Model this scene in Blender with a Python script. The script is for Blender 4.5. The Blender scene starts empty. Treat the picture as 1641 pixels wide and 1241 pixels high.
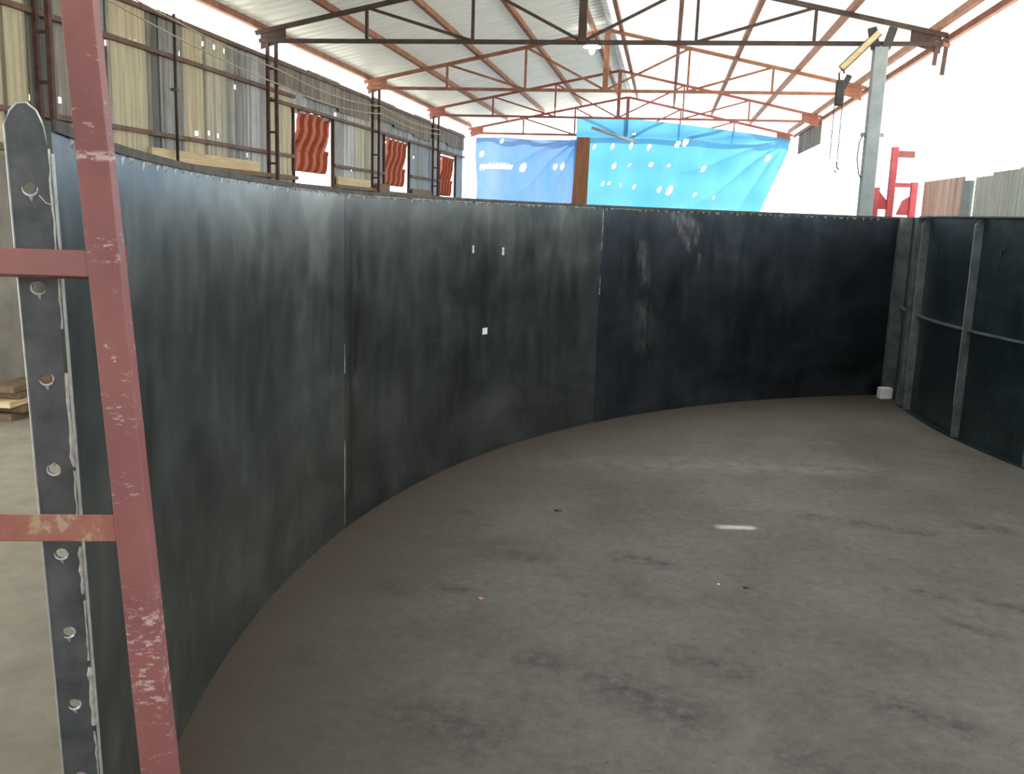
import bpy, bmesh, math, random
from mathutils import Vector, Matrix

random.seed(7)
S = bpy.context.scene
COL = S.collection

# ------------------------------------------------------------------ camera
cam = bpy.data.cameras.new('camera')
cam.sensor_fit = 'HORIZONTAL'
cam.sensor_width = 36.0
cam.lens = 1500.0 / 1641.0 * 36.0
cam.clip_start = 0.05
cam.clip_end = 500
camo = bpy.data.objects.new('camera', cam)
COL.objects.link(camo)
camo.matrix_world = Matrix(((0.98674241, -0.06054232, 0.15057904, 0.0),
                            (0.15901912, 0.17521251, -0.97160357, 0.0),
                            (0.03243980, 0.98266739, 0.18251700, 1.9),
                            (0, 0, 0, 1)))
S.camera = camo

# ------------------------------------------------------------------ sky, sun, exposure
world = bpy.data.worlds.new('sky')
S.world = world
world.use_nodes = True
bg = world.node_tree.nodes['Background']
bg.inputs[0].default_value = (0.93, 0.97, 1.0, 1)
bg.inputs[1].default_value = 2.2

SUN_DIR = Vector((0.15, 0.60, 0.786)).normalized()      # towards the sun
sun = bpy.data.lights.new('sun', 'SUN')
sun.energy = 9.0
sun.angle = math.radians(0.55)
sun.color = (1.0, 0.93, 0.82)
suno = bpy.data.objects.new('sun', sun)
COL.objects.link(suno)
suno.rotation_euler = SUN_DIR.to_track_quat('Z', 'Y').to_euler()
suno.location = (10, 40, 50)

S.view_settings.view_transform = 'Standard'
S.view_settings.look = 'None'
S.view_settings.gamma = 1.0
S.view_settings.use_curve_mapping = False
S.view_settings.exposure = 0.75


# ------------------------------------------------------------------ mesh helpers
class MB:
    """collects faces, then becomes ONE mesh object"""
    def __init__(self):
        self.v = []; self.f = []; self.uv = None

    def quad_strip(self, rings, closed=False, cap=False):
        n = len(rings[0]); b = len(self.v)
        for r in rings:
            self.v += [tuple(p) for p in r]
        for i in range(len(rings) - 1):
            for j in range(n if closed else n - 1):
                k = (j + 1) % n
                self.f.append((b + i * n + j, b + i * n + k, b + (i + 1) * n + k, b + (i + 1) * n + j))
        if cap and closed:
            self.f.append(tuple(b + j for j in range(n))[::-1])
            self.f.append(tuple(b + (len(rings) - 1) * n + j for j in range(n)))
        return self

    def box(self, x0, x1, y0, y1, z0, z1):
        self.quad_strip([[(x0, y0, z0), (x1, y0, z0), (x1, y1, z0), (x0, y1, z0)],
                         [(x0, y0, z1), (x1, y0, z1), (x1, y1, z1), (x0, y1, z1)]], True, True)
        return self

    def bar(self, p, q, w, h, up=(0, 0, 1)):
        """rectangular bar from p to q; w across, h along 'up'"""
        p = Vector(p); q = Vector(q); d = (q - p).normalized()
        u = Vector(up)
        s = d.cross(u)
        if s.length < 1e-4:
            s = d.cross(Vector((1, 0, 0)))
        s.normalize(); u = s.cross(d).normalized()
        ring = lambda c: [c + s * w / 2 * a + u * h / 2 * b for a, b in ((-1, -1), (1, -1), (1, 1), (-1, 1))]
        self.quad_strip([ring(p), ring(q)], True, True)
        return self

    def prof(self, p, q, pts, up=(0, 0, 1)):
        """extrude a closed 2-D outline (across, up) from p to q"""
        p = Vector(p); q = Vector(q); d = (q - p).normalized(); u = Vector(up)
        s = d.cross(u).normalized(); u = s.cross(d).normalized()
        ring = lambda c: [c + s * a + u * b for a, b in pts]
        self.quad_strip([ring(p), ring(q)], True, True)
        return self

    def tube(self, path, r, n=8):
        path = [Vector(p) for p in path]; rings = []
        for i, p in enumerate(path):
            d = (path[min(i + 1, len(path) - 1)] - path[max(i - 1, 0)]).normalized()
            a = Vector((0, 0, 1)) if abs(d.z) < .9 else Vector((1, 0, 0))
            s = d.cross(a).normalized(); u = s.cross(d)
            rr = r[i] if isinstance(r, (list, tuple)) else r
            rings.append([p + (s * math.cos(t) + u * math.sin(t)) * rr for t in [2 * math.pi * k / n for k in range(n)]])
        self.quad_strip(rings, True, True)
        return self

    def build(self, name, mat, parent=None, smooth=False, uvf=None):
        me = bpy.data.meshes.new(name)
        me.from_pydata([tuple(v) for v in self.v], [], self.f)
        me.validate()
        bm = bmesh.new(); bm.from_mesh(me)
        bmesh.ops.recalc_face_normals(bm, faces=bm.faces)
        bm.to_mesh(me); bm.free()
        if uvf:
            ul = me.uv_layers.new(name='UVMap')
            for l in me.loops:
                ul.data[l.index].uv = uvf(me.vertices[l.vertex_index].co)
        if smooth:
            me.polygons.foreach_set('use_smooth', [True] * len(me.polygons))
        me.materials.append(mat)
        o = bpy.data.objects.new(name, me)
        COL.objects.link(o)
        if parent is not None:
            o.parent = parent
        return o


def empty(name, loc=(0, 0, 0)):
    o = bpy.data.objects.new(name, None)
    o.empty_display_size = 0.2
    COL.objects.link(o)
    o.location = loc
    return o


def tag(o, label=None, cat=None, group=None, kind=None):
    if label: o['label'] = label
    if cat: o['category'] = cat
    if group: o['group'] = group
    if kind: o['kind'] = kind
    return o


def dup(o, parent=None, loc=None, rz=None):
    c = o.copy(); COL.objects.link(c)
    c.parent = parent
    if loc is not None: c.location = loc
    if rz is not None: c.rotation_euler = (0, 0, rz)
    return c


def bevel(o, w=0.004, seg=2):
    m = o.modifiers.new('bevel', 'BEVEL'); m.width = w; m.segments = seg; m.limit_method = 'ANGLE'
    return o


# ------------------------------------------------------------------ material helpers
class NT:
    def __init__(self, name):
        self.m = bpy.data.materials.new(name); self.m.use_nodes = True
        self.t = self.m.node_tree
        self.b = self.t.nodes['Principled BSDF']
        self.out = self.t.nodes['Material Output']

    def n(self, typ, **kw):
        nd = self.t.nodes.new(typ)
        for k, v in kw.items():
            setattr(nd, k, v)
        return nd

    def link(self, a, b):
        self.t.links.new(a, b)

    def coord(self, kind='Object', scale=(1, 1, 1), rot=(0, 0, 0)):
        c = self.n('ShaderNodeTexCoord'); mp = self.n('ShaderNodeMapping')
        mp.inputs['Scale'].default_value = scale
        mp.inputs['Rotation'].default_value = rot
        self.link(c.outputs[kind], mp.inputs[0])
        return mp.outputs[0]

    def noise(self, vec, scale, detail=4, rough=.6, dist=0):
        nd = self.n('ShaderNodeTexNoise')
        nd.inputs['Scale'].default_value = scale; nd.inputs['Detail'].default_value = detail
        nd.inputs['Roughness'].default_value = rough; nd.inputs['Distortion'].default_value = dist
        self.link(vec, nd.inputs['Vector'])
        return nd.outputs['Fac']

    def ramp(self, fac, stops):
        r = self.n('ShaderNodeValToRGB')
        e = r.color_ramp.elements
        while len(e) < len(stops): e.new(0.5)
        for i, (p, c) in enumerate(stops):
            e[i].position = p
            e[i].color = (c, c, c, 1) if isinstance(c, (int, float)) else (*c, 1)
        self.link(fac, r.inputs[0])
        return r.outputs[0]

    def mix(self, fac, a, b, mode='MIX'):
        x = self.n('ShaderNodeMix'); x.data_type = 'RGBA'; x.blend_type = mode
        for s, v in ((0, fac), (6, a), (7, b)):
            if isinstance(v, (int, float)): x.inputs[s].default_value = v
            elif isinstance(v, tuple): x.inputs[s].default_value = (*v, 1)
            else: self.link(v, x.inputs[s])
        return x.outputs[2]

    def math(self, op, a, b=None, clamp=False):
        x = self.n('ShaderNodeMath', operation=op); x.use_clamp = clamp
        for i, v in enumerate((a, b)):
            if v is None: continue
            if isinstance(v, (int, float)): x.inputs[i].default_value = v
            else: self.link(v, x.inputs[i])
        return x.outputs[0]

    def seg(self, vec, a, b, r0, r1):
        """1 within r0 of the segment a-b (in the uv plane), 0 beyond r1"""
        s = self.n('ShaderNodeVectorMath', operation='SUBTRACT'); self.link(vec, s.inputs[0]); s.inputs[1].default_value = (*a, 0)
        ab = (b[0] - a[0], b[1] - a[1], 0); L2 = ab[0] ** 2 + ab[1] ** 2 + 1e-9
        d = self.n('ShaderNodeVectorMath', operation='DOT_PRODUCT'); self.link(s.outputs[0], d.inputs[0]); d.inputs[1].default_value = ab
        t = self.math('DIVIDE', d.outputs['Value'], L2, True)
        sc = self.n('ShaderNodeVectorMath', operation='SCALE'); sc.inputs[0].default_value = ab; self.link(t, sc.inputs['Scale'])
        df = self.n('ShaderNodeVectorMath', operation='SUBTRACT'); self.link(s.outputs[0], df.inputs[0]); self.link(sc.outputs[0], df.inputs[1])
        ln = self.n('ShaderNodeVectorMath', operation='LENGTH'); self.link(df.outputs[0], ln.inputs[0])
        mr = self.n('ShaderNodeMapRange'); self.link(ln.outputs['Value'], mr.inputs['Value'])
        mr.inputs['From Min'].default_value = r0; mr.inputs['From Max'].default_value = r1
        mr.inputs['To Min'].default_value = 1; mr.inputs['To Max'].default_value = 0
        return mr.outputs[0]

    def bump(self, fac, strength=.3, dist=.01):
        b = self.n('ShaderNodeBump'); b.inputs['Strength'].default_value = strength; b.inputs['Distance'].default_value = dist
        self.link(fac, b.inputs['Height']); self.link(b.outputs[0], self.b.inputs['Normal'])

    def set(self, color=None, rough=None, metal=None, spec=None):
        for k, v in (('Base Color', color), ('Roughness', rough), ('Metallic', metal), ('Specular IOR Level', spec)):
            if v is None: continue
            if isinstance(v, tuple): self.b.inputs[k].default_value = (*v, 1)
            elif isinstance(v, (int, float)): self.b.inputs[k].default_value = v
            else: self.link(v, self.b.inputs[k])
        return self

    def translucent(self, fac, color):
        tr = self.n('ShaderNodeBsdfTranslucent')
        if isinstance(color, tuple): tr.inputs[0].default_value = (*color, 1)
        else: self.link(color, tr.inputs[0])
        mx = self.n('ShaderNodeMixShader'); mx.inputs[0].default_value = fac
        self.link(self.b.outputs[0], mx.inputs[1]); self.link(tr.outputs[0], mx.inputs[2])
        self.link(mx.outputs[0], self.out.inputs['Surface'])


def mottled(name, c1, c2, scale=3, rough=.7, metal=0., stretch=(1, 1, 1), spec=.5, lo=.35, hi=.65, bump=0):
    m = NT(name); v = m.coord('Object', stretch); f = m.noise(v, scale, 5, .65)
    m.set(m.ramp(f, [(lo, c1), (hi, c2)]), rough, metal, spec)
    if bump: m.bump(f, bump, .01)
    return m.m


M = {}
# concrete floor: grey-brown with stains, dark rubbed smudges, grit
m = NT('worn concrete'); v = m.coord('Object')
base = m.ramp(m.noise(v, .9, 6, .6, .4), [(.3, (.078, .068, .058)), (.5, (.100, .093, .086)), (.72, (.128, .120, .114))])
base = m.mix(m.ramp(m.noise(v, 4.5, 6, .7), [(.5, 0.), (.72, .55)]), base, (.07, .067, .066))
base = m.mix(1.0, base, m.ramp(m.noise(v, 17, 6, .75), [(.25, .72), (.75, 1.28)]), 'MULTIPLY')
base = m.mix(m.ramp(m.noise(v, 1.7, 5, .65, 1.0), [(.55, 0.), (.78, .45)]), base, (.155, .15, .148))
grit = m.ramp(m.noise(v, 40, 3, .6), [(.30, 1.), (.36, 0.)])
base = m.mix(m.math('MULTIPLY', grit, .7), base, (.035, .034, .036))
sm = None
for a, b, r in (((-.12, 5.12), (.1, 5.06), .07), ((-.72, 4.99), (-.55, 4.95), .06), ((-1.0, 4.43), (-.9, 4.42), .05),
                ((-1.31, 4.40), (-1.22, 4.36), .07), ((-.45, 3.74), (-.33, 3.70), .08), ((.22, 3.92), (.42, 3.84), .08),
                ((-.1, 3.60), (.2, 3.42), .12), ((1.49, 4.60), (1.67, 4.50), .05), ((1.46, 4.98), (1.56, 4.90), .05),
                ((1.75, 4.93), (1.92, 4.83), .05), ((1.05, 6.16), (1.75, 5.98), .06), ((2.02, 6.24), (2.3, 6.15), .07),
                ((1.0, 3.7), (1.25, 3.58), .08), ((-.85, 3.2), (-.6, 3.1), .12), ((-1.2, 5.68), (-1.15, 5.66), .06),
                ((-1.73, 4.05), (-1.68, 3.95), .08), ((-1.45, 3.6), (-1.4, 3.55), .06), ((.62, 3.2), (.7, 3.1), .1)):
    k = m.seg(v, a, b, r * .1, r * 1.9)
    sm = k if sm is None else m.math('MAXIMUM', sm, k)
sm = m.math('MULTIPLY', sm, m.ramp(m.noise(v, 13, 6, .75), [(.38, 0.), (.66, .9)]))
base = m.mix(sm, base, (.028, .028, .036))
pale = m.math('MULTIPLY', m.seg(v, (-.9, 7.1), (1.5, 7.45), .06, .3), m.ramp(m.noise(v, 5, 5), [(.35, 0.), (.7, .4)]))
base = m.mix(pale, base, (.24, .235, .23))
# brighter light outside the tank put into the slab colour, with sandy tint
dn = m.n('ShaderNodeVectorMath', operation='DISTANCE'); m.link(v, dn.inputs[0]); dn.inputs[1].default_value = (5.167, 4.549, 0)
outer_light = m.math('MULTIPLY', m.math('SUBTRACT', dn.outputs['Value'], 7.0), 8.0, True)
base = m.mix(outer_light, base, m.ramp(m.noise(v, 3.5, 6, .7), [(.3, (.18, .155, .115)), (.7, (.27, .235, .18))]))
footd = m.math('MULTIPLY', m.math('SUBTRACT', m.math('SUBTRACT', dn.outputs['Value'], 5.7), m.math('MULTIPLY', outer_light, 5.)), .75, True)
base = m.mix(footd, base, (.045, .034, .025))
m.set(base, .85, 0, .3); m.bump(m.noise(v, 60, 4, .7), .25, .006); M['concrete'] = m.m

M['ground'] = mottled('pale dry earth', (.48, .45, .39), (.60, .57, .50), .6, .95)
M['plaster'] = mottled('dirty plaster', (.22, .20, .17), (.33, .31, .27), 2.5, .9)

# rolled steel plate, uv = (arc length, height)
def steel(name, marks=True, tint=(1, 1, 1)):
    m = NT(name)
    u = m.coord('UV'); us = m.coord('UV', (2.2, .6, 1)); ul = m.coord('UV', (.7, .9, 1))
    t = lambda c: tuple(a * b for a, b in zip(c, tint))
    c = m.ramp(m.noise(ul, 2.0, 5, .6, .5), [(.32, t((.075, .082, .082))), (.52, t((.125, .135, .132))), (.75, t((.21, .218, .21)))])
    c = m.mix(m.ramp(m.noise(us, 3.0, 6, .7), [(.48, 0.), (.75, .35)]), c, t((.05, .055, .06)))
    c = m.mix(m.ramp(m.noise(us, 5.0, 5, .7, .3), [(.58, 0.), (.78, .4)]), c, t((.27, .27, .25)))
    c = m.mix(m.ramp(m.noise(u, 1.6, 6, .75), [(.6, 0.), (.8, .4)]), c, (.12, .08, .055))
    if marks:
        R_ = 6.984
        s_ = lambda th: (th) * math.pi / 180 * R_
        brk = m.ramp(m.noise(us, 9, 5, .7), [(.38, 0.), (.6, .8)])
        ch = None
        for (a, za), (b, zb), r in (((136.8, 1.93), (134.5, 1.6), .035), ((135.7, 1.91), (133.8, 1.80), .05), ((133.7, 1.84), (134.0, 1.68), .035), ((133.5, 1.55), (133.45, 1.40), .02),
                                    ((139.7, 1.02), (139.5, .72), .10), ((140.3, 1.62), (139.6, 1.3), .06)):
            k = m.seg(u, (s_(a), za), (s_(b), zb), r * .2, r * 1.6)
            ch = k if ch is None else m.math('MAXIMUM', ch, k)
        c = m.mix(m.math('MULTIPLY', ch, brk), c, (.32, .32, .30))
        ru = None
        for (a, za), (b, zb), r in (((173.4, 1.62), (173.3, 1.50), .03), ((173.7, 1.3), (173.8, .95), .035), ((174.0, .8), (174.05, .55), .05), ((174.3, 1.8), (174.2, .2), .03)):
            k = m.seg(u, (s_(a), za), (s_(b), zb), r * .2, r * 1.5)
            ru = k if ru is None else m.math('MAXIMUM', ru, k)
        c = m.mix(m.math('MULTIPLY', ru, .6), c, (.08, .048, .03))
        # grinding haze along the upper edge and a faint dotted scribe line
        dots = m.math('MULTIPLY', m.seg(u, (s_(169), 1.00), (s_(158.5), 1.0), .006, .022), m.ramp(m.noise(m.coord('UV', (9, .1, 1)), 1.5, 3), [(.5, 0.), (.58, .22)]))
        c = m.mix(dots, c, (.3, .3, .3))
        tick = None
        for a, za, zb in ((192.6, .52, .60), (192.4, .42, .47), (192.3, .20, .29), (176.3, 1.0, .9)):
            k = m.seg(u, (s_(a), za), (s_(a - .05), zb), .003, .009)
            tick = k if tick is None else m.math('MAXIMUM', tick, k)
        c = m.mix(m.math('MULTIPLY', tick, .6), c, (.4, .4, .38))
    rg = m.ramp(m.noise(us, 2.5, 5, .65), [(.3, .29), (.7, .42)])
    m.set(c, rg, .92, .5)
    m.bump(m.noise(ul, 1.3, 3, .5), .12, .03)
    return m.m
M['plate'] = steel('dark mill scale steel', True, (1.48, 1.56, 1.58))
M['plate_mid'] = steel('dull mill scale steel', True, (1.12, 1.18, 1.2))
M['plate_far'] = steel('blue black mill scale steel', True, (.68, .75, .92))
M['plate_seg'] = steel('bluish mill scale steel', False, (.65, .9, 1.05))
M['flange'] = mottled('flange steel', (.060, .070, .082), (.125, .135, .145), 9, .42, .1)
M['edge'] = mottled('cut steel edge', (.42, .44, .46), (.62, .64, .66), 30, .4, .5)
M['weld'] = mottled('weld bead', (.42, .43, .42), (.75, .75, .73), 40, .45, .4, bump=.4)
M['rim'] = mottled('rim bar steel', (.028, .025, .021), (.085, .077, .066), 12, .7, .0)
M['rib'] = mottled('rib steel', (.07, .085, .095), (.17, .195, .205), 6, .45, .3)

# red oxide painted frame with chips and rubbed patches
m = NT('red oxide paint'); v = m.coord('Object')
c = m.ramp(m.noise(v, 3.5, 4), [(.35, (.175, .058, .058)), (.65, (.235, .085, .085))])
c = m.mix(m.ramp(m.noise(m.coord('Object', (1, 1, .6)), 6, 5, .7), [(.6, 0.), (.75, .5)]), c, (.12, .05, .05))
chip = m.math('MULTIPLY', m.ramp(m.noise(m.coord('Object', (1, 1, 1.8)), 26, 6, .78), [(.60, 0.), (.66, 1.)]), m.ramp(m.noise(v, 2.6, 3), [(.50, 0.), (.58, 1.)]))
sx = m.n('ShaderNodeSeparateXYZ'); m.link(v, sx.inputs[0])
plain = m.mix(chip, c, (.48, .36, .34))
for zc, hw, thr in ((1.99, .012, .46), (1.80, .04, .56), (1.46, .06, .58), (1.30, .03, .58), (.97, .15, .53), (.80, .10, .60)):
    band = m.ramp(m.math('DIVIDE', m.math('ABSOLUTE', m.math('SUBTRACT', sx.outputs[2], zc)), hw), [(.5, 1.), (1., 0.)])
    chip = m.math('MAXIMUM', chip, m.math('MULTIPLY', band, m.ramp(m.noise(m.coord('Object', (1, 1, 2.6)), 34, 6, .75), [(thr, 0.), (thr + .07, .8)])))
c = m.mix(chip, c, (.48, .36, .34))
m.set(c, .5, 0, .45); M['redpaint'] = m.m
M['redplain'] = m.m.copy()
mt = M['redplain'].node_tree; pb = mt.nodes['Principled BSDF']
lk = pb.inputs['Base Color'].links[0]; src = lk.from_node
for l_ in list(src.inputs[0].links): mt.links.remove(l_)
src.inputs[0].default_value = 0.04
m = NT('rubbed red paint on rung'); v = m.coord('Object')
c = m.ramp(m.noise(v, 14, 5, .7), [(.38, (.24, .075, .06)), (.56, (.27, .11, .08)), (.62, (.34, .24, .15))])
m.set(c, .6); M['redrub'] = m.m

M['oxide'] = mottled('orange oxide steel', (.23, .085, .045), (.37, .17, .10), 4, .65)
M['oxide_dark'] = mottled('dark brown oxide steel', (.030, .018, .014), (.07, .04, .03), 5, .6)  # on the nearest truss, backlit darkness is put into this colour
M['oxide_red'] = mottled('red oxide steel', (.26, .075, .06), (.36, .13, .10), 4, .65)
M['post'] = mottled('rusty brown post', (.045, .022, .018), (.12, .05, .04), 7, .65)
M['girt'] = mottled('rusty girt', (.11, .06, .045), (.20, .12, .09), 5, .7)
m = NT('pale roof sheet'); v = m.coord('Object', (1, 5, 1))
c = m.ramp(m.noise(v, 1.2, 4), [(.35, (.62, .66, .62)), (.7, (.76, .79, .75))])
c = m.mix(m.ramp(m.noise(m.coord('Object', (.5, 14, .5)), 1.0, 5, .7), [(.45, 0.), (.7, .45)]), c, (.42, .45, .43))
m.set(c, .42); m.translucent(.035, (.75, .80, .74)); M['roof'] = m.m
m = NT('milky roof sheet'); v = m.coord('Object', (1, 5, 1))
c = m.ramp(m.noise(v, 1.2, 4), [(.35, (.66, .68, .66)), (.7, (.80, .82, .80))])
m.set(c, .45); m.translucent(.30, (.78, .80, .76)); M['roof_milky'] = m.m

def sheet(name, c1, c2, tr=0., trc=None):
    m = NT(name); v = m.coord('Object', (1, 9, .30)); v2 = m.coord('Object', (1, 1.5, 1.2)); v3 = m.coord('Object', (1, 30, .5))
    c = m.ramp(m.noise(v, 1.6, 6, .75), [(.36, c1), (.62, c2)])
    c = m.mix(m.ramp(m.noise(v3, .9, 4, .7), [(.46, 0.), (.62, .75)]), c, tuple(a * .45 for a in c1))
    c = m.mix(m.ramp(m.noise(v2, 1.7, 5, .7), [(.5, 0.), (.75, .5)]), c, tuple(a * .55 for a in c1))
    m.set(c, .6, 0, .4)
    if tr: m.translucent(tr, trc)
    return m.m
M['s_grey'] = sheet('weathered grey sheet', (.26, .27, .26), (.42, .43, .41))
M['s_dark'] = sheet('dark grey sheet', (.12, .13, .125), (.2, .21, .2))
M['s_pale'] = sheet('pale zinc sheet', (.42, .44, .45), (.6, .61, .61))
M['s_blue'] = sheet('bluish zinc sheet', (.30, .34, .38), (.42, .46, .5))
M['s_tan'] = sheet('yellowed fibreglass sheet', (.22, .205, .15), (.43, .385, .26), .08, (.80, .70, .46))
M['s_mix'] = sheet('grey and tan streaked sheet', (.25, .26, .23), (.46, .43, .32), .05, (.80, .74, .54))
M['s_brown'] = sheet('brown weathered eave sheet', (.20, .17, .14), (.36, .33, .29))
M['s_pink'] = sheet('faded pink sheet', (.62, .40, .34), (.80, .64, .56))
M['s_green'] = sheet('pale green grey sheet', (.42, .46, .42), (.58, .61, .56))

m = NT('orange red awning sheet'); v = m.coord('Object')
m.set(m.ramp(m.noise(v, 4, 4), [(.3, (.30, .075, .035)), (.7, (.42, .12, .055))]), .55)
m.translucent(.06, (.70, .16, .05)); M['awning'] = m.m

def tarp(name, c1, c2, tc1, tc2):
    m = NT(name); v = m.coord('Object', (1, 1, .5)); f = m.noise(v, .9, 4, .6)
    m.set(m.ramp(f, [(.35, c1), (.65, c2)]), .5)
    m.translucent(.5, m.ramp(f, [(.35, tc1), (.65, tc2)])); return m.m
M['tarp_blue'] = tarp('blue tarpaulin', (.02, .16, .34), (.03, .2, .4), (.06, .23, .42), (.09, .28, .48))
M['tarp_lilac'] = tarp('faded lilac blue tarpaulin', (.08, .17, .35), (.14, .2, .36), (.06, .17, .38), (.12, .20, .38))
M['board'] = mottled('brown board', (.22, .095, .04), (.33, .15, .065), 3, .7, 0, (6, 1, .6))
M['wood'] = mottled('pale timber', (.50, .38, .20), (.72, .58, .36), 3, .75, 0, (1, .5, 8))
M['wood_dark'] = mottled('old timber', (.13, .085, .05), (.24, .17, .10), 3, .8, 0, (1, 6, 1))
M['grey_paint'] = mottled('grey painted column', (.20, .24, .25), (.28, .32, .32), 4, .55)
M['red_frame'] = mottled('bright red frame paint', (.42, .05, .06), (.58, .10, .11), 4, .5)
M['dark'] = mottled('blackened steel', (.02, .02, .02), (.05, .045, .04), 8, .6)
M['cable'] = mottled('pale cable sheath', (.42, .36, .24), (.55, .5, .36), 5, .6)
M['white'] = mottled('white block', (.66, .65, .62), (.82, .8, .78), 9, .7)
M['rust'] = mottled('rust', (.09, .035, .02), (.18, .07, .035), 20, .8)
M['chip_orange'] = mottled('rust flake', (.35, .16, .07), (.5, .25, .12), 40, .8)
m = NT('lamp glow'); m.b.inputs['Base Color'].default_value = (1, 1, 1, 1)
m.b.inputs['Emission Color'].default_value = (1, .98, .93, 1); m.b.inputs['Emission Strength'].default_value = 6; M['glow'] = m.m

# ================================================================== SETTING
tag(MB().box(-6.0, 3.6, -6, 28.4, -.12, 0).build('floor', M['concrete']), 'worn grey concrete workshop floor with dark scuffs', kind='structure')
tag(MB().box(-70, 70, -60, 110, -.4, -.125).build('ground', M['ground']), 'bright dry earth outside the shed', kind='structure')

RX, RZ, RS = -1.25, 5.28, .21          # ridge x, rafter centre height at ridge, slope
zr = lambda x: RZ - RS * abs(x - RX)   # rafter centre line
Y0, Y1 = -5.9, 28.1
X0, X1 = -6.10, 3.60                   # roof edges
TY = (13.25, 18.2, 23.1, 28.08)        # trusses

# ceiling: an empty that parents the roof sheets and the purlins
ceil_ = tag(empty('ceiling', (RX, 10, 4.2)), 'pitched roof of pale ribbed sheets on orange purlins', kind='structure')
def rel(o, parent):
    """parent without moving"""
    o.parent = parent
    o.location = Vector(o.location) - parent.matrix_basis.translation
    return o

def rib_profile(w):
    pts = []; p = w / 4
    for k in range(4):
        b = k * p
        pts += [(b, 0), (b + p * .56, 0), (b + p * .68, .03), (b + p * .88, .03)]
    return pts + [(w, 0)]

def roof_sheet(side, y, w, mat, hole=None):
    """one sheet running from ridge to eave; hole = (x0,x1,y0,y1) torn open"""
    xe = X0 if side < 0 else X1
    xs = [RX + side * .03, xe]
    pr = [(y + a, h) for a, h in rib_profile(w)]
    if hole:
        xs = sorted(set(xs + [hole[0], hole[1]]), key=lambda t: abs(t - RX))
        extra = []
        for yy in (hole[2], hole[3]):
            for i in range(len(pr) - 1):
                if pr[i][0] < yy < pr[i + 1][0]:
                    t = (yy - pr[i][0]) / (pr[i + 1][0] - pr[i][0]); extra.append((yy, pr[i][1] * (1 - t) + pr[i + 1][1] * t))
        pr = sorted(pr + extra)
    mb = MB(); n = len(pr)
    for x in xs:
        mb.v += [(x, a, zr(x) + .12 + h) for a, h in pr]
    for i in range(len(xs) - 1):
        for j in range(n - 1):
            if hole:
                cx = (xs[i] + xs[i + 1]) / 2; cy = (pr[j][0] + pr[j + 1][0]) / 2
                if hole[0] < cx < hole[1] and hole[2] < cy < hole[3]: continue
            mb.f.append((i * n + j, i * n + j + 1, (i + 1) * n + j + 1, (i + 1) * n + j))
    return mb.build('roof_sheet', mat)

proto = {}
for side in (-1, 1):
    y = Y0
    while y < Y1 - .01:
        holes = []
        if side > 0 and y <= 9.5 < y + 1: holes = (1.37, 1.59, 9.46, 9.53)
        mat = M['roof'] if side < 0 else M['roof_milky']
        if holes:
            o = roof_sheet(side, y, 1.0, mat, holes)
            rel(o, ceil_)
        elif side not in proto:
            o = roof_sheet(side, 0, 1.0, mat); proto[side] = o
            o.location = (0, y, 0); rel(o, ceil_)
        else:
            o = dup(proto[side], None, (0, y, 0)); rel(o, ceil_)
        y += 1.0
rel(MB().prof((RX, Y0, zr(RX) + .155), (RX, Y1, zr(RX) + .155), [(-.16, -.025), (0, .01), (.10, -.012), (.10, -.008), (0, .014), (-.16, -.021)]).build('ridge_cap', M['roof']), ceil_)
for x in (-5.83, -4.754, -3.676, -2.597, -1.52, -1.0, .051, 1.121, 2.206, 3.275):
    z = zr(x) + .072
    rel(MB().prof((x, Y0, z), (x, Y1 - .1, z), [(-.035, -.045), (.035, -.045), (.035, .042), (-.035, .042)]).build('purlin', M['oxide']), ceil_)
bp = bpy.data.objects  # shorthand

# left wall: low masonry wall; sheets, girts and boards are its pieces
WX = -5.82
wl = tag(MB().box(-6.0, -5.8, 6.9, 28.0, 0, 2.26).build('wall_left', M['plaster']), 'left wall of patched corrugated sheets above a low plaster wall', kind='structure')
WH = [(9.37, 3.50), (9.81, 3.60), (9.92, 3.60), (10.12, 3.59), (11.48, 3.85), (12.07, 3.86), (11.77, 3.86), (10.88, 3.64), (10.74, 3.49), (12.36, 3.45),
      (11.25, 2.75), (11.82, 2.77), (11.56, 2.78), (12.22, 2.89), (10.86, 2.58), (12.70, 2.58), (8.10, 2.80), (8.56, 2.83), (17.2, 2.6), (21.6, 3.1), (16.3, 3.5), (13.9, 2.42)]
def wall_sheet(x, ya, yb, za, zb, mat, parent, pitch=.12, amp=.014, name='wall_sheet', lean=0., holes=(), nx=1):
    step = pitch / 4; n = max(2, int(round((yb - ya) / step)))
    ys = [ya + (yb - ya) * i / n for i in range(n + 1)]
    hs = [(hy, hz) for hy, hz in holes if ya < hy < yb and za < hz < zb]
    zs = {za, zb}
    for hy, hz in hs: zs |= {hz - .028, hz + .028}
    zs = sorted(zs); mb = MB(); k = len(zs)
    for yy in ys:
        off = amp * math.sin((yy - ya) / pitch * 2 * math.pi) + random.uniform(-.002, .002)
        mb.v += [(x + off * nx + lean * (zz - za), yy, zz) for zz in zs]
    for i in range(n):
        for j in range(k - 1):
            cy = (ys[i] + ys[i + 1]) / 2; cz = (zs[j] + zs[j + 1]) / 2
            if any(abs(cy - hy) < step * .8 and abs(cz - hz) < .028 for hy, hz in hs): continue
            mb.f.append((i * k + j, (i + 1) * k + j, (i + 1) * k + j + 1, i * k + j + 1))
    return mb.build(name, mat, parent, True)

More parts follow.
